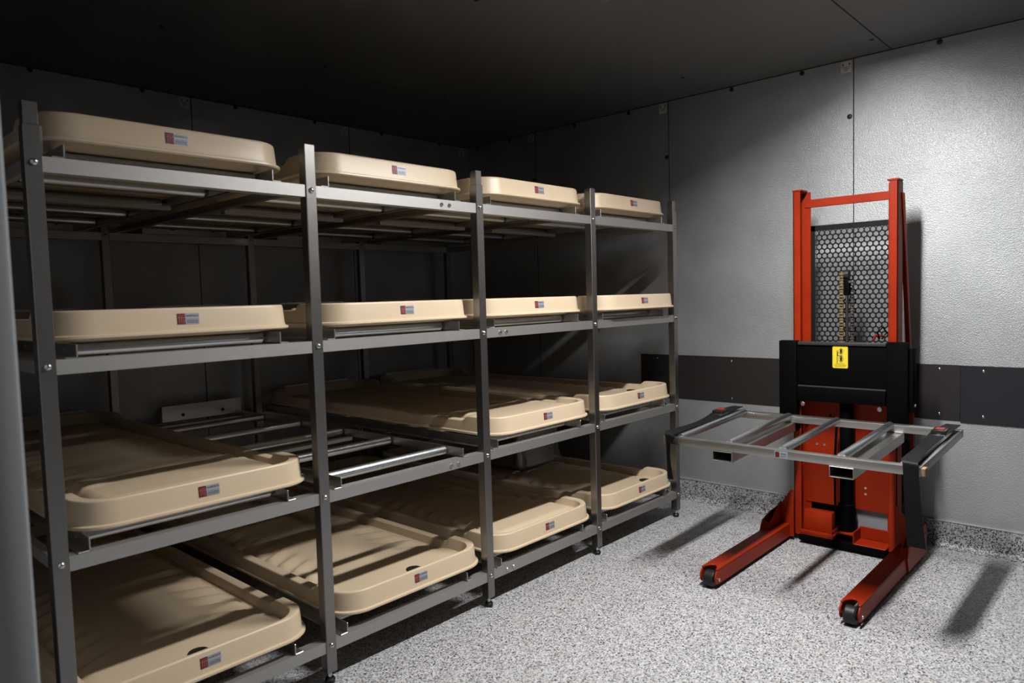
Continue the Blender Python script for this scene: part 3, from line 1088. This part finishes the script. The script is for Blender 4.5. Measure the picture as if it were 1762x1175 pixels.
# straddle legs with wheels
for s in (1, -1):
    yl = YC+s*0.288
    hw = 0.037
    X0, X1 = 2.245, 3.20
    m = MB()
    arc = [(2.320-0.028*math.sin(PI*k_/8), yl-hw+2*hw*(k_/8)) for k_ in range(9)]
    # top plate, front edge cut back in a curve over the wheel
    topp = [(2.262, yl-hw), (2.262, yl-hw+0.010)] + [(2.275+0.035*math.sin(PI*k_/8), yl-hw+0.010+(2*hw-0.020)*k_/8) for k_ in range(9)] + [(2.262, yl+hw-0.010), (2.262, yl+hw), (X1, yl+hw), (X1, yl-hw)]
    m.prism([(a, b, 0.079) for a, b in topp], (0, 0, 0.007))
    for e in (-1, 1):
        ye = yl+e*hw
        side = [(X0+0.030, ye, 0.018), (X1, ye, 0.018), (X1, ye, 0.080), (X0+0.024, ye, 0.080)]
        for k_ in range(1, 8):
            a = PI/2+PI*0.9*k_/8
            side.append((X0+0.028+0.030*math.cos(a), ye, 0.048+0.032*math.sin(a)))
        m.prism(side, (0, -e*0.007, 0))
    leg = m.build('leg', M_RED, lift, bevel=0.0018, seg=1)
    wh = MB().lathe((2.272, yl-0.024, 0.036), (0, 1, 0), ((0, 0.026), (0.002, 0.032), (0.008, 0.036), (0.040, 0.036), (0.046, 0.032), (0.048, 0.026)), 28).build('wheel', M_RUBBER, leg)
    MB().cyl((2.272, yl-hw-0.004, 0.038), (2.272, yl+hw+0.004, 0.038), 0.008, seg=14).build('axle', M_BOLT, wh)
    # heel gussets
    yo = yl+s*hw
    m = MB()
    g1 = [(2.90, 0.02), (2.875, 0.080), (2.905, 0.128), (3.00, 0.150), (3.20, 0.160), (3.20, 0.02)]
    m.prism([(a, yo, b) for a, b in g1], (0, s*0.008, 0))
    # sloping heel plate from the mast stile down to the outer edge of the leg
    ym = YC+s*0.232
    m.prism([(3.055, ym, 0.02), (3.055, yo, 0.02), (3.055, yo, 0.140), (3.055, ym+s*0.012, 0.262), (3.055, ym, 0.262)], (0.010, 0, 0))
    # rib standing on the leg in front of that plate
    yr_ = yl+s*0.006
    m.prism([(2.885, yr_, 0.084), (3.06, yr_, 0.084), (3.06, yr_, 0.195), (2.905, yr_, 0.105)], (0, s*0.008, 0))
    m.hexa([(2.880, yr_, 0.084), (2.892, yr_, 0.084), (2.880, yo, 0.084), (2.868, yo, 0.084),
            (2.905, yr_, 0.110), (2.917, yr_, 0.110), (2.910, yo, 0.128), (2.898, yo, 0.128)])
    m.build('heel_gusset', M_RED, lift, bevel=0.0015, seg=1)
    # rear caster behind, out of sight but carrying the load
    MB().lathe((3.27, yl-0.015, 0.045), (0, 1, 0), ((0, 0.038), (0.004, 0.045), (0.026, 0.045), (0.03, 0.038)), 20).build('rear_wheel', M_RUBBER, lift)
    MB().box((3.20, yl-0.02, 0.06), (3.30, yl+0.02, 0.10)).build('wheel_bracket', M_RED, lift, bevel=0.002, seg=1)

# forks reaching into the cradle (their slope is the cradle's)
TILT = math.radians(2.2)
FY = (YC+0.222, YC-0.256)


def tilt(x):                               # height offset along the forks
    return (x-2.26)*math.tan(TILT)


for yy in FY:
    zf0, zf1 = 0.5675+tilt(2.36), 0.5675+tilt(3.03)
    MB().hexa([(2.36, yy-0.036, zf0-0.010), (3.04, yy-0.036, zf1-0.014), (3.04, yy+0.036, zf1-0.014), (2.36, yy+0.036, zf0-0.010),
               (2.36, yy-0.036, zf0+0.008), (3.04, yy-0.036, zf1+0.014), (3.04, yy+0.036, zf1+0.014), (2.36, yy+0.036, zf0+0.008)]).build('fork', M_BLACK, lift, bevel=0.002, seg=1)

# ------------------------------------------------------------------ roller cradle on the forks
CRX, CRZ = 2.26, 0.602                     # front lower edge of the frame
CY0, CY1 = -1.405, -0.395                  # right and left ends
CL = 0.70                                  # front to back
cradle = thing('roller_cradle', 'stainless roller cradle frame with black straps resting on the forks of the red lift', 'frame', (CRX, 0, CRZ))
cradle.rotation_euler = (0, -TILT, 0)
T = 0.034
m = MB()
m.box((0, CY0, 0), (T, CY1, T))
m.build('front_rail', M_STEEL, cradle, bevel=0.003)
m = MB().box((CL-T, CY0, 0), (CL, CY1, T))
m.build('back_rail', M_STEEL, cradle, bevel=0.003)
for ye in (CY0, CY1-0.024):
    MB().box((T, ye, 0), (CL-T, ye+0.024, T)).build('end_rail', M_STEEL, cradle, bevel=0.003)
for ye, s in ((CY0, -1), (CY1, 1)):
    MB().box((0.000, min(ye, ye+s*0.014), 0.002), (0.032, max(ye, ye+s*0.014), T-0.003)).build('end_block', M_WOOD, cradle, bevel=0.002, seg=1)
for yr in (-0.452, -0.680, -0.905, -1.130, -1.348):
    r = MB().lathe((T-0.004, yr, T-0.004), (1, 0, 0), ((0, 0.016), (0.001, 0.0165), (CL-2*T+0.007, 0.0165), (CL-2*T+0.008, 0.016)), 20).build('roller', M_ROLLER, cradle)
    MB().cyl((0.012, yr, T-0.004), (CL-0.012, yr, T-0.004), 0.006, seg=10).build('axle', M_STEEL, r)
for yy in FY:
    m = MB().rect_tube((-0.004, yy, -0.0225), (CL-0.015, yy, -0.0225), 0.088, 0.043, 0.003)
    m.build('fork_pocket', M_STEEL, cradle, bevel=0.0008, seg=1)
# small maker's plate on the front rail
s = MB().box((-0.0012, -0.937, 0.004), (0.0005, -0.885, 0.029)).build('sticker', M_STK, cradle, smooth=False)
MB().box((-0.0018, -0.904, 0.006), (-0.0011, -0.888, 0.027)).build('logo_square', M_STKRED, s, smooth=False)
m = MB()
for k_ in range(5):
    m.box((-0.0018, -0.913-0.0045*k_, 0.019), (-0.0011, -0.9095-0.0045*k_, 0.023))
for k_ in range(6):
    m.box((-0.0018, -0.911-0.0039*k_, 0.010), (-0.0011, -0.9085-0.0039*k_, 0.013))
m.build('fine_print', M_STKINK2, s, smooth=False)


def strap(yc, s, hang, spread, w=0.026, wh=0.024):
    """belt lying along an end of the cradle (s=+1 left end), dropping over the front; yc its centre line"""
    pts, wd = [], []
    N_ = 26
    for q in range(N_+1):
        f = q/N_
        x = CL-0.01-(CL-0.01)*f*1.0
        z = T+0.019+0.006*math.exp(-((f-0.32)/0.10)**2)+0.002*math.sin(9*f)
        pts.append((x, yc+0.006*math.sin(5*f+s), z))
        wd.append((0, w*(1+0.0*f), 0.004*math.sin(7*f)))
    x0, y0, z0 = pts[-1]
    for q in range(1, 7):                   # round the front edge
        a = q/6*PI/2
        pts.append((x0-0.014*math.sin(a), y0+spread[0]*q/6*0.3, z0-0.012+0.012*math.cos(a)))
        wd.append((0, w+(wh-w)*q/6, 0.002))
    x1, y1, z1 = pts[-1]
    for q in range(1, 21):
        f = q/20
        pts.append((x1-0.004*math.sin(f*4)+0.012*f*f, y1+spread[0]*(0.3+0.7*f)-spread[0]*0.3, z1-hang*f))
        wd.append((spread[1]*math.sin(f*3.0+0.4), wh*(1+spread[2]*f), 0))
    m = MB().ribbon(pts, wd, 0.0022)
    st = m.build('strap', M_STRAP, cradle)
    # buckle with a red release button
    bxp = CL*0.70
    zt = T+0.020
    bk = MB().box((bxp-0.045, yc-0.027, zt), (bxp+0.035, yc+0.027, zt+0.020)).build('buckle', M_BUCK, st, bevel=0.005)
    tag(MB().box((bxp-0.022, yc-0.016, zt+0.019), (bxp+0.010, yc+0.016, zt+0.0235)).build('release_button', M_BTN, st, bevel=0.003), 'red release button')
    MB().box((bxp-0.058, yc-0.028, zt-0.002), (bxp-0.046, yc+0.028, zt+0.006)).build('buckle_bar', M_CHROME, st, bevel=0.002)
    return st


strap(CY1-0.022, 1, 0.20, (0.010, 0.012, -0.25), 0.026, 0.017)
strap(CY0+0.040, -1, 0.30, (-0.020, 0.006, 0.20), 0.027, 0.025)
